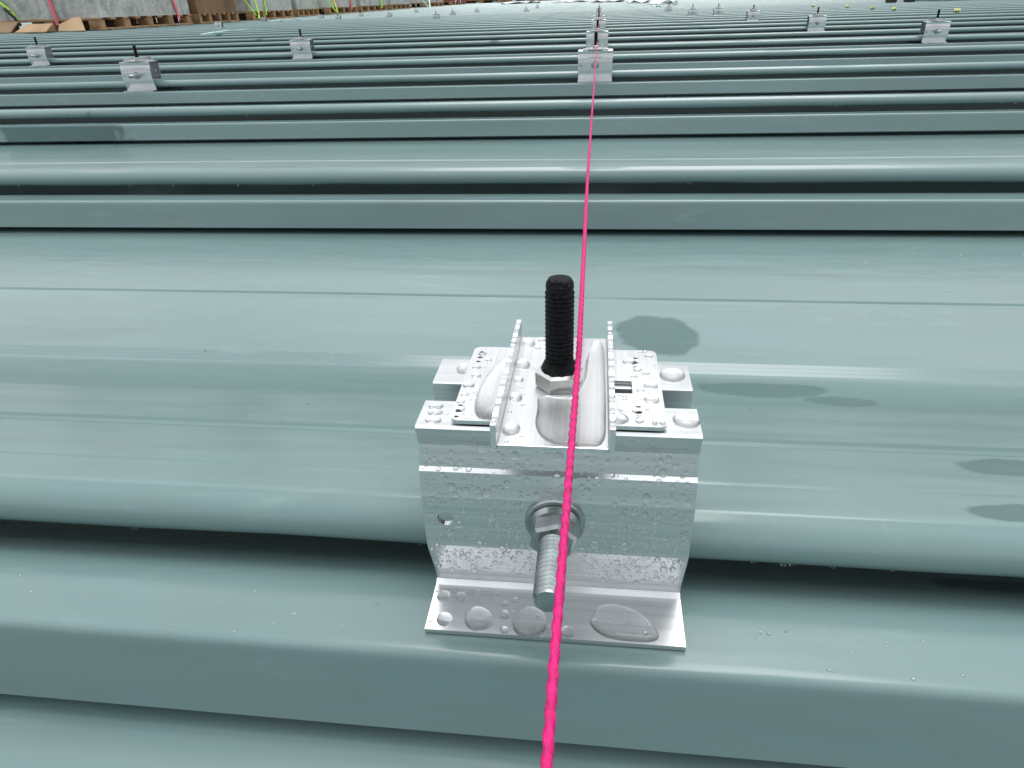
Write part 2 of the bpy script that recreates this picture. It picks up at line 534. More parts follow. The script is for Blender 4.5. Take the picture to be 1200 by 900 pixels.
K_NEAR = 22
roof = tag(empty('roof', (0, 0, 0)), kind='structure')
pm = [panel_mesh('roof_panel', 11 + s, M['roof']) for s in range(3)]
for k in range(-2, K_NEAR):
    link_mesh('roof_panel', pm[k % 3], None, roof, (0, k * PITCH, 0))
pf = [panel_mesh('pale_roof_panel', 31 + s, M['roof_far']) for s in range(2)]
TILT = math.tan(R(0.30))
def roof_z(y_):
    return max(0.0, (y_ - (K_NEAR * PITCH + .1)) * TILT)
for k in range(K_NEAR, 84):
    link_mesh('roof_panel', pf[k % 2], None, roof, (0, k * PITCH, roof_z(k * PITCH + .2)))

# building under the roof and the yard
bm = bmesh.new()
box(bm, X0 + .05, X1 - .05, -0.95, 42.4, -9.0, -0.05)
tag(from_bm('warehouse', bm, M['wall']), 'pale clad warehouse building carrying the ribbed metal roof', 'building')
bm = bmesh.new()
bmesh.ops.create_grid(bm, x_segments=2, y_segments=2, size=1500)
tag(from_bm('ground', bm, M['ground'], loc=(0, 0, -9.0)), kind='structure')

# ------------------------------------------------------------------ the clamp (local origin: on the shelf under the upright bolt)
OY = 0.167
W2 = 0.03715
FRONT = [(.1608, .0632), (.1484, .0632), (.1475, .0625), (.1492, .0566), (.1479, .0501), (.1466, .0493), (.1459, .0428), (.1457, .0415),
         (.1463, .0232), (.1468, .0214), (.1524, .0060), (.1522, .0040), (.1505, .0030), (.1340, .0020)]
REAR = [(.1702, .0560), (.1702, .0634), (.1707, .0638), (.1850, .0638), (.1857, .0630), (.1857, .0300), (.1845, .0262), (.1815, .0235)]

def sheet(name, pl, m, parent, thick, hole=None, flip=False):
    """extrude polyline (y,z) along X; hole=(segment, x, z, r) cuts a round hole in one straight face"""
    bm = bmesh.new()
    xs = [-W2, W2]
    if hole:
        seg, hx, hz, hr = hole
        q = hr * 1.7
        xs = [-W2, hx - q, hx + q, W2]
    rows = [[bm.verts.new((x_, y_ - OY, z_)) for x_ in xs] for y_, z_ in pl]
    for i in range(len(pl) - 1):
        for j in range(len(xs) - 1):
            if hole and i == seg and j == 1:
                (ya, za), (yb, zb) = pl[i], pl[i + 1]
                yy = lambda z_: ya + (yb - ya) * (z_ - za) / (zb - za) - OY
                A, B, C_, D = rows[i][1], rows[i][2], rows[i + 1][2], rows[i + 1][1]
                nseg = 24
                ring = [bm.verts.new((hx + hr * math.cos(a), yy(hz + hr * math.sin(a)), hz + hr * math.sin(a)))
                        for a in [2 * math.pi * s / nseg for s in range(nseg)]]
                corners = {3: B, 9: A, 15: D, 21: C_}
                for s in range(nseg):
                    s2 = (s + 1) % nseg
                    # the corner that owns this eighth
                    own = {0: B, 1: A, 2: D, 3: C_}[(s // 6) % 4]
                    bm.faces.new((ring[s], ring[s2], own))
                order = [C_, B, A, D]
                for qd in range(4):
                    s = qd * 6
                    bm.faces.new((ring[s], order[(qd + 1) % 4], order[qd]))
                continue
            bm.faces.new((rows[i][j], rows[i][j + 1], rows[i + 1][j + 1], rows[i + 1][j]))
    bmesh.ops.recalc_face_normals(bm, faces=bm.faces)
    # outward = away from the seam
    bm.faces.ensure_lookup_table()
    ref = max(bm.faces, key=lambda f_: f_.calc_area() * abs(f_.normal.y))
    want = 1 if flip else -1
    if ref.normal.y * want < 0:
        bmesh.ops.reverse_faces(bm, faces=bm.faces)
    o = from_bm(name, bm, m, parent, recalc=False)
    s = o.modifiers.new('thickness', 'SOLIDIFY')
    s.thickness = thick; s.offset = -1; s.use_even_offset = True
    return o

def rounded_rect(x0, x1, y0, y1, r, n=5):
    P = []
    for cx, cy_, a0 in ((x1 - r, y1 - r, 0), (x0 + r, y1 - r, 90), (x0 + r, y0 + r, 180), (x1 - r, y0 + r, 270)):
        for i in range(n + 1):
            a = R(a0 + 90 * i / n)
            P.append((cx + r * math.cos(a), cy_ + r * math.sin(a)))
    return P

def plate(name, outer, holes, z0, z1, m, parent):
    bm = bmesh.new()
    eds = []
    for loop in [outer] + holes:
        vs_ = [bm.verts.new((x_, y_, z1)) for x_, y_ in loop]
        eds += [bm.edges.new((vs_[i], vs_[(i + 1) % len(vs_)])) for i in range(len(vs_))]
    bmesh.ops.triangle_fill(bm, use_beauty=True, use_dissolve=False, edges=eds)
    for f_ in bm.faces:
        if f_.normal.z < 0: f_.normal_flip()
    o = from_bm(name, bm, m, parent, recalc=False)
    s = o.modifiers.new('thickness', 'SOLIDIFY')
    s.thickness = z1 - z0; s.offset = -1
    return o

def hexnut(name, r, h, m, parent, loc, axis='Z', turn=0.0, bore=0.0036):
    bm = bmesh.new()
    def ring(rad, z_, n=6):
        return [bm.verts.new((rad * math.cos(turn + 2 * math.pi * i / n), rad * math.sin(turn + 2 * math.pi * i / n), z_)) for i in range(n)]
    a = ring(r * .93, 0); b_ = ring(r, h * .10); c = ring(r, h * .86); d = ring(r * .86, h)
    e_ = ring(bore, h)
    for A, B in ((a, b_), (b_, c), (c, d), (d, e_)):
        for i in range(6):
            bm.faces.new((A[i], A[(i + 1) % 6], B[(i + 1) % 6], B[i]))
    bm.faces.new(list(reversed(a)))
    if axis == '-Y':
        for v in bm.verts: v.co = Vector((v.co.x, -v.co.z, v.co.y))
    return from_bm(name, bm, m, parent, loc=loc)

PL0, PL1 = .0640, .0651          # spacer plate
CH0, CH1, CHT = .0653, .0665, .0722   # channel floor and wall top
BOLT_Z = .0345
def build_clamp():
    root = empty('roof_clamp')
    sheet('front_bracket', FRONT, M['alu'], root, .0016, hole=(7, -.0308, .0335, .0024))
    sheet('rear_bracket', REAR, M['alu'], root, .0016, hole=(4, .0290, .0430, .0024), flip=True)
    # spacer plate with square slot and punched marks
    pl = plate('spacer_plate', rounded_rect(-.0278, .0283, .1481 - OY, .1916 - OY, .0022),
               [rounded_rect(.0144, .0202, .1648 - OY, .1718 - OY, .0003, 1)], PL0, PL1, M['alu_top'], root)
    # rail channel
    bm = bmesh.new()
    box(bm, -.0136, .0134, .1355 - OY, .1967 - OY, CH0, CH1, .0002)
    ch = from_bm('channel_floor', bm, M['alu_top'], root)
    for sx in (-.0136, .0134):
        bm = bmesh.new()
        s = -1 if sx < 0 else 1
        n = 30
        prev = None
        for i in range(n + 1):
            y_ = .1352 + (.1970 - .1352) * i / n - OY
            wob = .00012 * math.sin(i * 2.3) + .0001 * math.sin(i * 5.1)
            q = [bm.verts.new(c) for c in ((sx, y_, CH0 + .0001), (sx + s * .0014, y_, CH0 + .0001), (sx + s * .0014, y_, CHT + wob), (sx, y_, CHT + wob))]
            if prev:
                for a in range(4):
                    bm.faces.new((prev[a], prev[(a + 1) % 4], q[(a + 1) % 4], q[a]))
            else: bm.faces.new(q)
            prev = q
        bm.faces.new(list(reversed(prev)))
        from_bm('channel_wall', bm, M['alu_top'], root)
    # upright bolt, black coated, with nut
    by = .1662 - OY
    hexnut('hex_nut', .0067, .0052, M['steel'], root, (0, by, CH1), turn=R(12))
    V, F = lathe([(.0052, CH1 + .0049), (.0049, CH1 + .0058), (.0043, CH1 + .0072), (.0036, CH1 + .0078)], 28)
    V = [(x_, y_ + by, z_) for x_, y_, z_ in V]
    collar = from_data('coating_collar', V, F, M['black'], root, smooth=40)
    pr = [(.0033, .0560)] + thread(.0039, .0570, .0948, .00125, .00040) + [(.0037, .0956), (.0036, .0966), (.0030, .0977), (.0016, .0982), (0, .0982)]
    V, F = lathe(pr, 28)
    V = [(x_, y_ + by, z_) for x_, y_, z_ in V]
    from_data('upright_bolt', V, F, M['black'], root, smooth=30)
    # cross bolt through both brackets, zinc plated
    V, F = lathe([(.0060, 0), (.0083, 0), (.0083, .0011), (.0079, .0015), (.0066, .0016), (.0060, .0016)], 32, '-Y')
    loc = (0, .1460 - OY, BOLT_Z)
    from_data('washer', V, F, M['zinc'], root, smooth=30, loc=loc)
    V, F = lathe([(.0040, 0), (.0070, 0), (.0072, .0008), (.0064, .0022), (.0050, .0026)], 32, '-Y')
    from_data('spring_washer', V, F, M['zinc'], root, smooth=30, loc=(0, .1443 - OY, BOLT_Z))
    hexnut('hex_nut', .0066, .0058, M['zinc'], root, (0, .1425 - OY, BOLT_Z), '-Y', turn=R(18))
    pr = [(0, -.010)] + [(.0040, -.010)] + thread(.0039, 0, .0713, .00155, .00062) + [(.0036, .0716), (.0034, .0722), (0, .0723)]
    V, F = lathe(pr, 28, '-Y')
    from_data('cross_bolt', V, F, M['zinc'], root, smooth=25, loc=(0, .1890 - OY, BOLT_Z))
    return root

clamp = build_clamp()
clamp.location = (-.0082, OY, 0)
spl = [c for c in clamp.children if c.name.startswith('spacer_plate')][0]
def punched_marks():
    for sx, sy in ((-.0252, .1843), (-.0262, .1527), (.0218, .1832), (.0213, .1548)):
        for dx, dy, w, h in ((0, 0, .0009, .0004), (.0001, .0030, .0008, .00028), (-.0001, -.0028, .0007, .0003)):
            bm = bmesh.new()
            n = 10
            q = [bm.verts.new((sx + dx + w * (1 + .25 * math.sin(3 * a_ + sx * 900)) * math.cos(a_), sy + dy + h * (1.3 + .5 * math.cos(4 * a_)) * math.sin(a_) - OY, PL1 + .00004)) for a_ in [6.2832 * i / n for i in range(n)]]
            f_ = bm.faces.new(q)
            g = bmesh.ops.extrude_face_region(bm, geom=[f_])
            for v in g['geom']:
                if isinstance(v, bmesh.types.BMVert): v.co.z -= .0003
            from_bm('punched_mark', bm, M['dark'], spl)
tag(clamp, 'large wet aluminium roof clamp covered in water beads, black bolt standing on top', 'clamp', 'clamps bolted on the roof ribs')

def place(k, x_, label, rz=0.0):
    c = copy_tree(clamp)
    y_ = OY + PITCH * k
    c.location = (x_, y_, roof_z(y_ + .04) if k >= K_NEAR else 0.0)
    c.rotation_euler = (0, 0, R(rz + random.uniform(-1.2, 1.2)))
    tag(c, label, 'clamp', 'clamps bolted on the roof ribs')
    return c
place(3, -.0065, 'aluminium roof clamp crossed by the cord, next behind the bead-covered clamp')
place(5, -.0060, 'aluminium roof clamp on the cord line, second behind the bead-covered clamp')
for k in (8, 10, 13, 15, 18):
    place(k, -.005 + random.uniform(-.004, .004), 'small aluminium roof clamp far along the pink cord line')
place(3, -1.078, 'aluminium roof clamp with its dark rear plate showing, well away from the cord')
place(5, -1.072, 'aluminium roof clamp two ribs behind the one with the dark rear plate showing')
place(5, -2.115, 'aluminium roof clamp beside the cardboard pieces, nearest to the wrapped pallets', 1.5)
place(5, 1.095, 'aluminium roof clamp beside the yellow tape scraps, bolt leaning away from the cord')
place(7, .985, 'aluminium roof clamp two ribs behind the one beside the yellow tape scraps')
for k, x_ in ((10, .985), (13, .985), (13, .775), (17, .750)):
    place(k, x_, 'small aluminium roof clamp in the receding row opposite the wrapped pallets')
for x_, y_ in ((-3.95, 7.85), (-4.80, 10.7), (-4.31, 11.6), (-3.69, 10.6), (-3.83, 12.0), (-3.08, 11.0), (-3.39, 14.2), (-1.85, 8.5),
               (-2.13, 11.4), (-2.01, 12.6), (-1.10, 11.7), (-1.17, 14.7), (1.23, 13.1)):
    place(round((y_ - OY) / PITCH), x_, 'tiny distant aluminium roof clamp standing near the wrapped pallets')

punched_marks()
# ------------------------------------------------------------------ water on the near clamp
CX = clamp.location.x
def dome(bm, c, n, u, ru, rv, h, rings=6, seg=20, wob=0.0, rnd=random):
    """water drop: cap on a surface through c with normal n"""
    n = n.normalized(); u = (u - n * u.dot(n)).normalized(); v = n.cross(u)
    ph = [rnd.uniform(0, 6.28) for _ in range(3)]
    def outl(a):
        return 1 + wob * (math.sin(2 * a + ph[0]) + .6 * math.sin(3 * a + ph[1]) + .3 * math.sin(5 * a + ph[2]))
    prev = None
    for i in range(rings + 1):
        q = math.cos(i / rings * math.pi / 2)          # radius fraction
        zz = h * math.sin(i / rings * math.pi / 2) ** 0.9 - 0.00004
        if i == rings:
            top = bm.verts.new(c + n * (h - 0.00004))
            for j in range(seg): bm.faces.new((prev[j], prev[(j + 1) % seg], top))
            break
        ring = []
        for j in range(seg):
            a = 2 * math.pi * j / seg
            o_ = outl(a)
            ring.append(bm.verts.new(c + u * (ru * q * o_ * math.cos(a)) + v * (rv * q * o_ * math.sin(a)) + n * zz))
        if prev:
            for j in range(seg): bm.faces.new((prev[j], prev[(j + 1) % seg], ring[(j + 1) % seg], ring[j]))
        else:
            bm.faces.new(list(reversed(ring)))
        prev = ring

def puddle(name, pts, z_, h, label, rings=7):
    """flat pool with a traced outline (x, y in mm)"""
    P = [Vector((a / 1000, b_ / 1000, 0)) for a, b_ in pts]
    # smooth closed outline
    for _ in range(2):
        Q = []
        for i in range(len(P)):
            a, b_ = P[i], P[(i + 1) % len(P)]
            Q += [a * .75 + b_ * .25, a * .25 + b_ * .75]
        P = Q
    cen = sum(P, Vector()) / len(P)
    bm = bmesh.new()
    prev = None
    for i in range(rings + 1):
        t_ = i / rings
        q = (1 - t_) if i else 1.0
        q = math.cos(t_ * math.pi / 2) ** 0.75 if i < rings else 0
        zz = z_ - .00004 + h * (1 - q ** 4) ** .5 if i else z_ - .00004
        if i == rings:
            top = bm.verts.new((cen.x, cen.y, z_ + h))
            for j in range(len(P)): bm.faces.new((prev[j], prev[(j + 1) % len(P)], top))
            break
        ring = [bm.verts.new((cen.x + (p.x - cen.x) * q, cen.y + (p.y - cen.y) * q, zz)) for p in P]
        if prev:
            for j in range(len(P)): bm.faces.new((prev[j], prev[(j + 1) % len(P)], ring[(j + 1) % len(P)], ring[j]))
        else: bm.faces.new(ring)
        prev = ring
    o = from_bm(name, bm, M['water'], smooth=60)
    return tag(o, label, 'water')

UP, XX = Vector((0, 0, 1)), Vector((1, 0, 0))
def foot_z(y_):
    return .0030 - (.1505 - y_) / (.1505 - .1340) * .0010
def drop(x_, y_, z_, r, lab, n=UP, asp=1.0, hr=.55, wob=.04):
    bm = bmesh.new()
    dome(bm, Vector((x_, y_, z_)), n, XX, r, r * asp, r * hr, rings=7, seg=26, wob=wob)
    o = from_bm('water_drop', bm, M['water'], smooth=80)
    tag(o, lab, 'water drop', 'water drops on the near clamp')

for x_, y_, r, asp, hr in ((-.0420, .1462, .0021, 1.0, .5), (-.0400, .1378, .0025, 1.0, .5), (-.0302, .1388, .0042, 1.05, .36), (-.0152, .1390, .0054, 1.0, .30),
                      (-.0228, .1408, .0015, 1.1, .6), (-.0222, .1355, .0013, 1.0, .6), (-.0040, .1364, .0019, 1.1, .5), (-.0368, .1464, .0017, 1.0, .55),
                      (-.0320, .1484, .0010, 1, .6), (-.0202, .1464, .0011, 1, .6), (-.0262, .1480, .0009, 1, .6), (-.0232, .1446, .0010, 1, .6)):
    lab = 'small clear water drop scattered on the foot flange of the near clamp'
    if r > .005: lab = 'largest round water drop on the foot flange, under the tip of the cross bolt'
    elif r > .004: lab = 'second largest round water drop on the foot flange, next to the one under the bolt'
    elif abs(x_ + .0040) < .001: lab = 'water drop on the foot flange between the pink cord and the oval pool'
    elif r > .002: lab = 'medium round water drop at the outer corner of the foot flange'
    drop(x_, y_, foot_z(y_), r, lab, asp=asp, hr=hr)
puddle('water_pool', [(3.0, 142.0), (4.0, 146.0), (8.0, 148.0), (13.0, 147.0), (18.0, 144.0), (21.0, 140.0), (22.0, 136.5), (20.0, 135), (15.0, 134.6), (8.0, 135), (4.0, 137.0), (2.0, 140.0)],
       .0024, .0011, 'wide flat oval pool of water on the foot flange of the near clamp')
for x_, y_, r, asp, z_ in ((-.0330, .1868, .0013, 1, PL1), (-.0305, .1825, .0009, 1, PL1), (-.0335, .1778, .0013, .9, PL1), (-.0327, .1725, .0015, 1, PL1), (-.0340, .1668, .0017, .9, PL1),
                           (-.0343, .1615, .0012, 1, PL1), (-.0346, .1575, .0011, 1, PL1), (-.0340, .1535, .0013, 1, PL1),
                           (.0118, .1838, .0019, 1, PL1), (.0140, .1788, .0013, .9, PL1), (.0128, .1748, .0010, 1, PL1), (.0172, .1695, .0020, .9, PL1), (.0143, .1668, .0011, 1, PL1),
                           (.0170, .1618, .0021, 1, PL1), (.0128, .1555, .0013, 1, PL1), (.0132, .1508, .0011, 1, PL1), (.0180, .1502, .0018, .8, PL1), (.0162, .1768, .0012, .8, PL1), (.0178, .1878, .0012, .8, PL1)):
    drop(x_, y_, z_, r, 'clear water drop on the spacer plate beside the long bulging pool' if x_ < 0 else 'clear water drop on the spacer plate around the square slot', asp=asp)
for x_, y_, r, asp, z_ in ((-.0418, .1578, .0020, .75, .0632), (-.0413, .1545, .0020, .7, .0632), (-.0410, .1506, .0022, .7, .0632), (.0255, .1545, .0036, .95, .0632)):
    drop(x_, y_, z_, r, 'big lone water drop on the front flange end on the square slot side' if x_ > 0 else 'one of three water drops in a row on the front flange end', asp=asp, hr=.4)
for x_, y_, r, asp, z_ in ((-.0376, .1790, .0022, 1.6, .0638), (.0240, .1782, .0038, 1.0, .0638)):
    drop(x_, y_, z_, r, 'big round water drop on the rear flange end on the square slot side' if x_ > 0 else 'water drop on the rear flange end, touching the plate edge by the long pool', asp=asp, hr=.36)
puddle('water_pool', [(-23.2, 187.0), (-26.0, 183.0), (-29.0, 174.0), (-30.5, 165.0), (-30.8, 156.0), (-29.5, 150.5), (-27.0, 148.8), (-23.3, 149.0), (-23.2, 156.0), (-23.2, 169.0)],
       PL1, .0026, 'long bulging pool of water against the channel wall on the spacer plate')
puddle('water_pool', [(6.8, 155.5), (9.0, 153.0), (11.0, 151.0), (9.0, 149.2), (6.8, 149.0)], PL1, .0012, 'small pointed pool of water beside the channel wall')
puddle('water_pool', [(-14.0, 160.0), (-13.2, 153.0), (-13.5, 145.0), (-11.0, 138.4), (-7.0, 136.4), (-1.0, 136.2), (4.4, 136.4), (4.7, 151.0), (4.6, 168.0), (4.4, 194.5), (0.5, 195.5), (-.3, 180.0), (-.8, 168.0), (-3.2, 159.0), (-8, 157.5)],
       CH1, .0009, 'broad sheet of water spread over the channel floor in front of the nut')
for x_, y_, r, asp in ((-.0192, .1915, .0021, 1.2), (-.0195, .1772, .0021, 1.3), (-.0198, .1680, .0014, 1.3), (-.0196, .1582, .0018, 1.2), (-.0190, .1425, .0023, 1.2), (-.0152, .1945, .0012, .9), (-.0160, .1888, .0010, 1)):
    drop(x_, y_, CH1, r, 'clear water drop on the channel floor of the near clamp', asp=asp, hr=.6)

# fine beads, far too many to count
rb = random.Random(3)
bm = bmesh.new()
def face_at(z_):
    for (ya, za), (yb, zb) in zip(FRONT[2:12], FRONT[3:13]):
        if zb <= z_ <= za:
            t_ = (za - z_) / (za - zb)
            d = Vector((0, yb - ya, zb - za)).normalized()
            return ya + (yb - ya) * t_, Vector((0, d.z, -d.y))
    return FRONT[8][0], Vector((0, -1, 0))
pts = []
def try_bead(x_, z_, r):
    for a, b_, c in pts:
        if (a - x_) ** 2 + (b_ - z_) ** 2 < (c + r) ** 2 * 1.15: return False
    pts.append((x_, z_, r)); return True
tries = 0
while len(pts) < 760 and tries < 14000:
    tries += 1
    z_ = rb.uniform(.0075, .0618)
    x_ = rb.uniform(-W2 + .001, W2 - .001)
    if x_ ** 2 + (z_ - BOLT_Z) ** 2 < .0095 ** 2: continue
    if (x_ + .0308) ** 2 + (z_ - .0335) ** 2 < .0032 ** 2: continue
    u_ = rb.random()
    r = .00028 + .00027 * rb.random() if u_ < .52 else (.00055 + .00032 * rb.random() if u_ < .88 else .00087 + .00045 * rb.random())
    if z_ > .0565 and r > .0006: r *= .6
    if not try_bead(x_, z_, r): continue
    y_, nn = face_at(z_)
    if nn.y > 0: nn = -nn
    dome(bm, Vector((CX + x_, y_, z_)), nn, XX, r, r * rb.uniform(1.0, 1.18), r * rb.uniform(.7, .95), rings=4, seg=12, wob=.05, rnd=rb)
def flat_beads(n, x0, x1, y0, y1, zf, r0, r1):
    for _ in range(n):
        x_, y_ = rb.uniform(x0, x1), rb.uniform(y0, y1)
        r = r0 + (r1 - r0) * rb.random() ** 2
        dome(bm, Vector((x_, y_, zf(y_))), UP, XX, r, r, r * .6, rings=4, seg=12, wob=.06, rnd=rb)
flat_beads(70, CX - W2 + .001, CX + W2 - .001, .1348, .1500, foot_z, .00015, .0006)
flat_beads(34, CX - .0272, CX - .0225, .1490, .1910, lambda y_: PL1, .0002, .0007)
flat_beads(36, CX + .0158, CX + .0275, .1490, .1640, lambda y_: PL1, .0002, .0007)
flat_beads(30, CX + .0210, CX + .0275, .1650, .1910, lambda y_: PL1, .0002, .0006)
flat_beads(40, CX - .0125, CX - .0070, .1365, .1960, lambda y_: CH1, .0002, .0006)
flat_beads(16, CX - W2 + .001, CX - .0290, .1490, .1600, lambda y_: .0632, .0002, .0006)
flat_beads(12, CX - W2 + .001, CX - .0290, .1715, .1845, lambda y_: .0638, .0002, .0006)
for sx in (-.0143, .0141):                      # beads hanging on to the channel wall tops
    y_ = .137
    while y_ < .196:
        r = rb.uniform(.0005, .00095)
        dome(bm, Vector((CX + sx, y_, CHT - .0003)), UP, XX, r, r * rb.uniform(1.0, 1.5), r * 1.1, rings=4, seg=12, wob=.04, rnd=rb)
        y_ += rb.uniform(.0022, .0060)
tag(from_bm('water_beads', bm, M['water'], smooth=80), 'fine water beads scattered over the faces of the near clamp', 'water beads', kind='stuff')

# droplets clinging to the rolled seams and sheets near the clamp
bm = bmesh.new()
for k in range(0, 3):
    half = (.35, .75, 1.2)[k]
    for _ in range((70, 90, 90)[k]):           # hanging under the seam lip
        x_ = rb.uniform(-half - .05, half + .1)
        if abs(x_ - CX) < W2 + .004 and k == 0: continue
        r = rb.uniform(.0004, .0011) * (1, 1.2, 1.3)[k]
        dome(bm, Vector((x_, .1655 + k * PITCH + rb.uniform(-.002, .001), .0068)), Vector((0, -.5, -1)), XX, r * rb.uniform(1, 1.8), r, r, rings=3, seg=10, wob=.05, rnd=rb)
for _ in range(230):                           # sparse on the shelf and pan
    x_ = rb.uniform(-.30, .40)
    if abs(x_ - CX) < W2 + .003: continue
    r = rb.uniform(.00018, .00055)
    if rb.random() < .45: p = Vector((x_, rb.uniform(.130, .147), .0002))
    else: p = Vector((x_, rb.uniform(.47, .60), -.0296))
    dome(bm, p, UP, XX, r, r, r * .6, rings=3, seg=10, wob=.08, rnd=rb)
tag(from_bm('rain_droplets', bm, M['water'], smooth=80), 'tiny rain droplets clinging to the roof seams and sheets', 'water beads', kind='stuff')

# ------------------------------------------------------------------ pink cord
def cord():
    st, y_ = [], 0.020
    while y_ < 11.0:
        st.append(y_)
        y_ += 0.0006 if y_ < .45 else (.004 if y_ < 1.2 else .10)
    def cx(y_):
        if y_ < .166: return -.0038 + .0009 * max(0, 1 - abs(y_ - .166) / .1)
        return -.0038 + .0009 * max(0, 1 - abs(y_ - .166) / .2) - .0006 * min(1, y_ / 4)
    V, F = [], []
    n = 12
    for y_ in st:
        for i in range(n):
            a = 2 * math.pi * i / n
            r = .00074 * (1 + .15 * math.cos(3 * (a - y_ / .0105 * 2 * math.pi)))
            V.append((cx(y_) + r * math.cos(a), y_, .0780 + r * math.sin(a)))
    for s in range(len(st) - 1):
        for i in range(n):
            j = (i + 1) % n
            F.append((s * n + i, s * n + j, (s + 1) * n + j, (s + 1) * n + i))
    return from_data('string_line', V, F, M['cord'], smooth=80)
tag(cord(), 'taut bright pink twisted cord running over the row of clamps', 'cord')

# ------------------------------------------------------------------ pallets and loads along the roof
def build_pallet(lx=1.15, ly=2.1):
    root = empty('pallet')
    def part(name, *b):
        bm = bmesh.new(); box(bm, *b, .004); return from_bm(name, bm, M['wood'], root)
    n = 9
    for i in range(n):
        y_ = -ly / 2 + (ly - .10) * i / (n - 1)
        part('deck_board', -lx / 2, lx / 2, y_, y_ + .10, .098, .120)
    for sx in (-lx / 2, -.06, lx / 2 - .12):
        part('bottom_board', sx, sx + .12, -ly / 2, ly / 2, 0, .020)
        for i in range(5):
            y_ = -ly / 2 + (ly - .14) * i / 4
            part('block', sx + .005, sx + .115, y_ + .005, y_ + .135, .0205, .0975)
    return root

def load(name, lx, ly, h, m, label, straps=(), seed=0, loc=(0, 0, 0), rz=0.0):
    rnd = random.Random(seed)
    bm = bmesh.new()
    box(bm, -lx / 2, lx / 2, -ly / 2, ly / 2, 0, h)
    bmesh.ops.subdivide_edges(bm, edges=bm.edges[:], cuts=9, use_grid_fill=True)
    for v in bm.verts:
        if v.co.z > .01:
            s = 0.010
            v.co.x += rnd.uniform(-s, s); v.co.y += rnd.uniform(-s, s); v.co.z += rnd.uniform(-s, s)
    root = empty(name, loc, rz)
    body = from_bm('wrapped_body', bm, m, root, smooth=50)
    for mm, side, pos, w, slant in straps:
        bm = bmesh.new()
        if side == 'x':      # on the +X face, running up at y=pos
            q = [(lx / 2 + .016, pos - w, -.06), (lx / 2 + .016, pos + w, -.06), (lx / 2 + .016, pos + w + slant, h + .012), (lx / 2 + .016, pos - w + slant, h + .012)]
            d = Vector((.006, 0, 0))
        else:                # on the -Y face
            q = [(pos - w, -ly / 2 - .016, -.06), (pos + w, -ly / 2 - .016, -.06), (pos + w + slant, -ly / 2 - .016, h + .012), (pos - w + slant, -ly / 2 - .016, h + .012)]
            d = Vector((0, -.006, 0))
        a = [bm.verts.new(p) for p in q]; b_ = [bm.verts.new(Vector(p) + d) for p in q]
        bm.faces.new(a); bm.faces.new(list(reversed(b_)))
        for i in range(4): bm.faces.new((a[i], a[(i + 1) % 4], b_[(i + 1) % 4], b_[i]))
        from_bm('strap', bm, mm, root)
    return root

pal = build_pallet()
first = [True]
ZT = 0.0215
def pallet_at(x_, y_, rz, label, sx=1.0, sy=1.0):
    p = pal if first[0] else copy_tree(pal)
    first[0] = False
    p.location = (x_, y_, ZT + roof_z(y_ - .3)); p.rotation_euler = (0, 0, R(rz)); p.scale = (sx, sy, 1)
    tag(p, label, 'pallet', 'timber pallets on the roof')
    return p.location.z + .1205
WRAP = 'pallet load wrapped in grey plastic film'
def stack(x_, y_, rz, ly, m, lab, name, straps=(), seed=1, h=1.05, sx=1.0, pl_lab=None):
    z_ = pallet_at(x_, y_, rz, pl_lab or ('pallet under ' + lab), sx, ly / 2.1)
    o = load(name, 1.12 * sx, ly - .04, h, m, lab, straps, seed, (x_, y_, z_), R(rz))
    tag(o, lab, 'load', 'loads on pallets')
stack(-6.10, 9.00, 2.0, 2.15, M['film'], 'grey film wrapped load with pink strap and cardboard lying at its foot', 'wrapped_load',
      ((M['pinkstrap'], 'y', .10, .019, -.05), (M['pinkstrap'], 'x', .72, .022, -.30)), 2)
stack(-6.12, 10.85, 1.0, 1.25, M['crate'], 'brown timber crate standing between two film wrapped loads', 'timber_crate', (), 3)
stack(-6.10, 12.75, 0.5, 1.75, M['film'], 'grey film wrapped load with single lime rope, behind the timber crate', 'wrapped_load', ((M['lime'], 'x', -.35, .02, .02),), 4)
stack(-6.10, 14.35, 0.0, 1.10, M['film'], 'short grey film wrapped load touching the lime roped one', 'wrapped_load', (), 5)
stack(-6.10, 16.45, -.5, 1.9, M['film'], 'grey film wrapped load with two pink straps', 'wrapped_load', ((M['pinkstrap'], 'x', -.5, .04, 0), (M['pinkstrap'], 'x', .5, .04, 0)), 6)
stack(-6.10, 18.8, 0, 2.3, M['film'], 'grey film wrapped load with thick lime rope, after the pink strapped one', 'wrapped_load', ((M['lime'], 'x', .6, .05, -.2),), 7)
stack(-6.10, 21.4, 0, 2.1, M['film'], 'plain grey film wrapped load far down the pallet row', 'wrapped_load', (), 8)
stack(-6.10, 25.9, 0, 3.0, M['film'], 'grey film wrapped load before the red wrapped loads', 'wrapped_load', ((M['pinkstrap'], 'x', .4, .06, 0),), 9)
stack(-6.2, 31.0, 0, 3.2, M['red'], 'dark red wrapped load with pale cross straps', 'wrapped_load', ((M['white'], 'x', -.8, .08, .9), (M['white'], 'x', .3, .08, -.7)), 10)
stack(-5.4, 37.0, 0, 3.2, M['red'], 'dark red wrapped load at the far end of the pallet row', 'wrapped_load', ((M['white'], 'x', .5, .10, -.9),), 11, sx=1.6)
stack(-2.2, 38.5, 90, 2.4, M['crate'], 'dark brown load at the far roof edge', 'wrapped_load', (), 12)
stack(4.75, 10.6, 0, 1.5, M['crate'], 'dark crate beside the two black blocks', 'timber_crate', (), 13, sx=.9)
stack(6.2, 10.4, 3, 1.4, M['crate'], 'dark crate farther from the two black blocks', 'timber_crate', (), 14)
stack(4.3, 18.5, 0, 1.8, M['crate'], 'dark crate far behind the yellow tape scraps', 'timber_crate', (), 15)

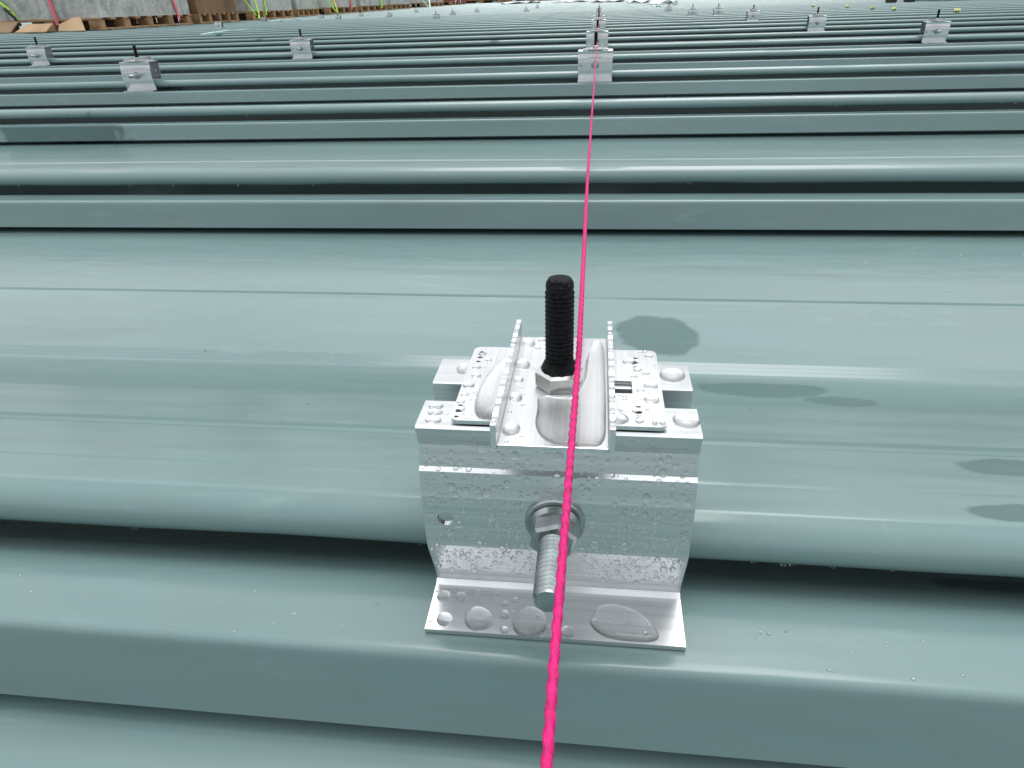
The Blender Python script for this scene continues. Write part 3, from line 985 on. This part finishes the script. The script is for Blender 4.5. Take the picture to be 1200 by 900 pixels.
# black rubber blocks under a trestle at the far end
for x_, y_ in ((3.32, 9.42), (3.52, 9.42)):
    bm = bmesh.new()
    box(bm, -.045, .045, -.06, .06, 0, .06, .008)
    box(bm, -.030, .030, -.04, .04, .055, .20, .008)
    tag(from_bm('rubber_block', bm, M['blackstrap'], loc=(x_, y_, ZT)), 'black rubber support block standing on the far ribs', 'block', 'black support blocks')

# lime ropes in V shapes between loads
def rope(name, pts, r, m, label, cat='rope'):
    V, F = [], []
    n = 8
    P = [Vector(p) for p in pts]
    Q = []
    for i in range(len(P) - 1):
        for s in range(4):
            Q.append(P[i].lerp(P[i + 1], s / 4))
    Q.append(P[-1])
    for i, p in enumerate(Q):
        d = (Q[min(i + 1, len(Q) - 1)] - Q[max(i - 1, 0)]).normalized()
        a = d.orthogonal().normalized(); b_ = d.cross(a)
        for j in range(n):
            t_ = 2 * math.pi * j / n
            V.append(p + a * r * math.cos(t_) + b_ * r * math.sin(t_))
    for i in range(len(Q) - 1):
        for j in range(n):
            k = (j + 1) % n
            F.append((i * n + j, i * n + k, (i + 1) * n + k, (i + 1) * n + j))
    F.append(tuple(reversed(range(n)))); F.append(tuple(range(len(V) - n, len(V))))
    o = from_data(name, V, F, m, smooth=60)
    return tag(o, label, cat)
rope('tie_rope', [(-5.47, 11.2, .62), (-5.40, 11.45, .30), (-5.30, 11.62, .04), (-5.33, 11.70, .10), (-5.42, 11.82, .45), (-5.47, 11.95, .70)], .011, M['lime'],
     'lime green rope in a V between the timber crate and the next load')
rope('tie_rope', [(-5.46, 14.85, .60), (-5.35, 15.05, .25), (-5.25, 15.20, .05), (-5.35, 15.35, .30), (-5.46, 15.55, .65)], .011, M['lime'],
     'lime green rope in a V beside the pink strapped load')
rope('tie_rope', [(-5.48, 22.3, .7), (-5.3, 23.2, .25), (-5.2, 23.6, .06), (-5.3, 24.0, .35), (-5.48, 24.5, .8)], .02, M['palegreen'],
     'pale green rope in a V at the wide gap in the pallet row')
rope('tie_strap', [(-6.38, 7.895, .10), (-6.42, 7.885, .22), (-6.52, 7.885, .31), (-6.66, 7.88, .36)], .012, M['lime'], 'frayed lime strap tied to the first wrapped load')
rope('tie_strap', [(-6.36, 7.87, .09), (-6.40, 7.86, .17), (-6.48, 7.86, .26)], .016, M['blackstrap'], 'short black strap beside the frayed lime strap')
rope('tie_strap', [(-6.66, 7.85, .36), (-6.85, 7.84, .33), (-7.05, 7.84, .24)], .014, M['white'], 'white plastic strap end hanging on the first wrapped load')

# cardboard pieces lying at the foot of the first load
def slab(name, pts, th, m, label, cat):
    bm = bmesh.new()
    a = [bm.verts.new(p) for p in pts]; n = (Vector(pts[1]) - Vector(pts[0])).cross(Vector(pts[2]) - Vector(pts[0])).normalized()
    b_ = [bm.verts.new(Vector(p) + n * th) for p in pts]
    bm.faces.new(a); bm.faces.new(list(reversed(b_)))
    for i in range(len(a)): bm.faces.new((a[i], a[(i + 1) % len(a)], b_[(i + 1) % len(a)], b_[i]))
    return tag(from_bm(name, bm, m), label, cat)
slab('cardboard_sheet', [(-6.92, 7.72, .021), (-6.37, 7.70, .021), (-6.36, 7.86, .125), (-6.92, 7.87, .120)], .012, M['card2'], 'brown damp cardboard sheet leaning against the first pallet', 'cardboard')
slab('cardboard_sheet', [(-6.22, 7.58, .021), (-5.86, 7.58, .021), (-5.84, 7.70, .094), (-6.14, 7.70, .094)], .012, M['card'], 'low pale cardboard flap standing beside the leaning sheet', 'cardboard')
slab('cardboard_sheet', [(-5.80, 7.70, .021), (-5.46, 7.66, .021), (-5.56, 7.78, .150), (-5.66, 7.80, .142), (-5.84, 7.80, .085)], .012, M['card'], 'tilted pale cardboard flap at the corner of the first pallet', 'cardboard')

# scraps lying on the ribs
def scrap(name, x_, y_, w, l, m, label, h=.02, seed=0, cat='scrap'):
    rnd = random.Random(seed)
    n = 6
    V, F = [], []
    for i in range(n + 1):
        for j in range(n + 1):
            V.append(((i / n - .5) * w + rnd.uniform(-.04, .04) * w, (j / n - .5) * l + rnd.uniform(-.04, .04) * l, rnd.uniform(0, h) + .002))
    for i in range(n):
        for j in range(n):
            p = i * (n + 1) + j
            F.append((p, p + n + 1, p + n + 2, p + 1))
    o = from_data(name, V, F, m, smooth=40, loc=(x_, y_, ZT + roof_z(y_ - .3)))
    s = o.modifiers.new('thickness', 'SOLIDIFY'); s.thickness = .003
    return tag(o, label, cat)
def strip(x0, y0, x1, y1, label):
    rnd = random.Random(int(y0 * 10))
    bm = bmesh.new(); prev = None
    a, b_ = Vector((x0, y0, 0)), Vector((x1, y1, 0))
    side = Vector((-(b_ - a).y, (b_ - a).x, 0)).normalized() * .018
    for i in range(13):
        t_ = i / 12
        c = a.lerp(b_, t_) + Vector((0, 0, ZT + .004 + .012 * math.sin(t_ * 3.14) + rnd.uniform(0, .003)))
        q = [bm.verts.new(c - side), bm.verts.new(c + side), bm.verts.new(c + side + Vector((0, 0, .004))), bm.verts.new(c - side + Vector((0, 0, .004)))]
        if prev:
            for k in range(4): bm.faces.new((prev[k], prev[(k + 1) % 4], q[(k + 1) % 4], q[k]))
        else: bm.faces.new(q)
        prev = q
    bm.faces.new(list(reversed(prev)))
    tag(from_bm('plastic_strip', bm, M['palegreen']), label, 'strip')
strip(-2.72, 5.02, -2.55, 5.62, 'pale green plastic strip lying across ribs before the pallets')
strip(-4.36, 9.9, -4.28, 10.7, 'shorter pale strip lying close to the lime roped load')
for i, (x_, y_) in enumerate(((2.23, 5.17), (2.21, 6.17), (2.22, 6.67), (2.32, 7.67), (2.27, 8.67))):
    scrap('tape_scrap', x_, y_, .03, .02, M['yellow'], 'small crumpled yellow tape scrap in a line on the ribs', .018, i)['group'] = 'yellow tape scraps'
scrap('plastic_scrap', .86, 11.9, .16, .2, M['palegreen'], 'crumpled pale green plastic scrap beside the white sheets', .03, 21)
for i, (x_, y_, w, l) in enumerate(((1.0, 17.2, .8, .9), (.2, 21.0, .9, 1.2), (1.16, 14.7, .5, .5), (-.9, 24.5, 1.1, 1.4), (-2.6, 26.0, 1.2, 1.5), (2.0, 26.0, 1.6, 1.6))):
    scrap('plastic_sheet', x_, y_, w, l, M['white'], 'crumpled white plastic sheet lying far off on the paler roof', .07, 40 + i)['group'] = 'white plastic sheets'

# ------------------------------------------------------------------ trees beyond the roof
def tree(x_, y_, h, seed, label):
    rnd = random.Random(seed)
    root = empty('tree', (x_, y_, -9.0))
    V, F = lathe([(.42, 0), (.30, h * .3), (.2, h * .6), (.08, h * .9), (0, h * .95)], 10)
    from_data('trunk', V, F, M['bark'], root, smooth=60)
    V, F = [], []
    blobs = [(Vector((rnd.uniform(-1, 1) * h * .20, rnd.uniform(-1, 1) * h * .20, h * rnd.uniform(.35, .95))), h * rnd.uniform(.09, .17)) for _ in range(26)]
    for c, r in blobs:
        for _ in range(130):
            d = Vector((rnd.gauss(0, 1), rnd.gauss(0, 1), rnd.gauss(0, 1))).normalized() * r * rnd.uniform(.55, 1.1)
            p = c + d
            a = Vector((rnd.gauss(0, 1), rnd.gauss(0, 1), rnd.gauss(0, 1))).normalized() * rnd.uniform(.12, .26)
            b_ = a.orthogonal().normalized() * rnd.uniform(.08, .18)
            i = len(V)
            V += [p - a, p + b_, p + a, p - b_]
            F.append((i, i + 1, i + 2, i + 3))
    from_data('crown', V, F, M['leaf'], root)
    tag(root, label, 'tree', 'trees beyond the far roof edge')
for i, (x_, y_) in enumerate(((-38, 52), (-31, 56), (-25, 50), (-19, 54), (-14, 51), (-9, 55), (-4, 52), (2, 56), (8, 53), (15, 57), (22, 54), (30, 56))):
    tree(x_, y_, 15 + (i * 37 % 5), 60 + i, 'dark green leafy tree growing beyond the far roof edge')
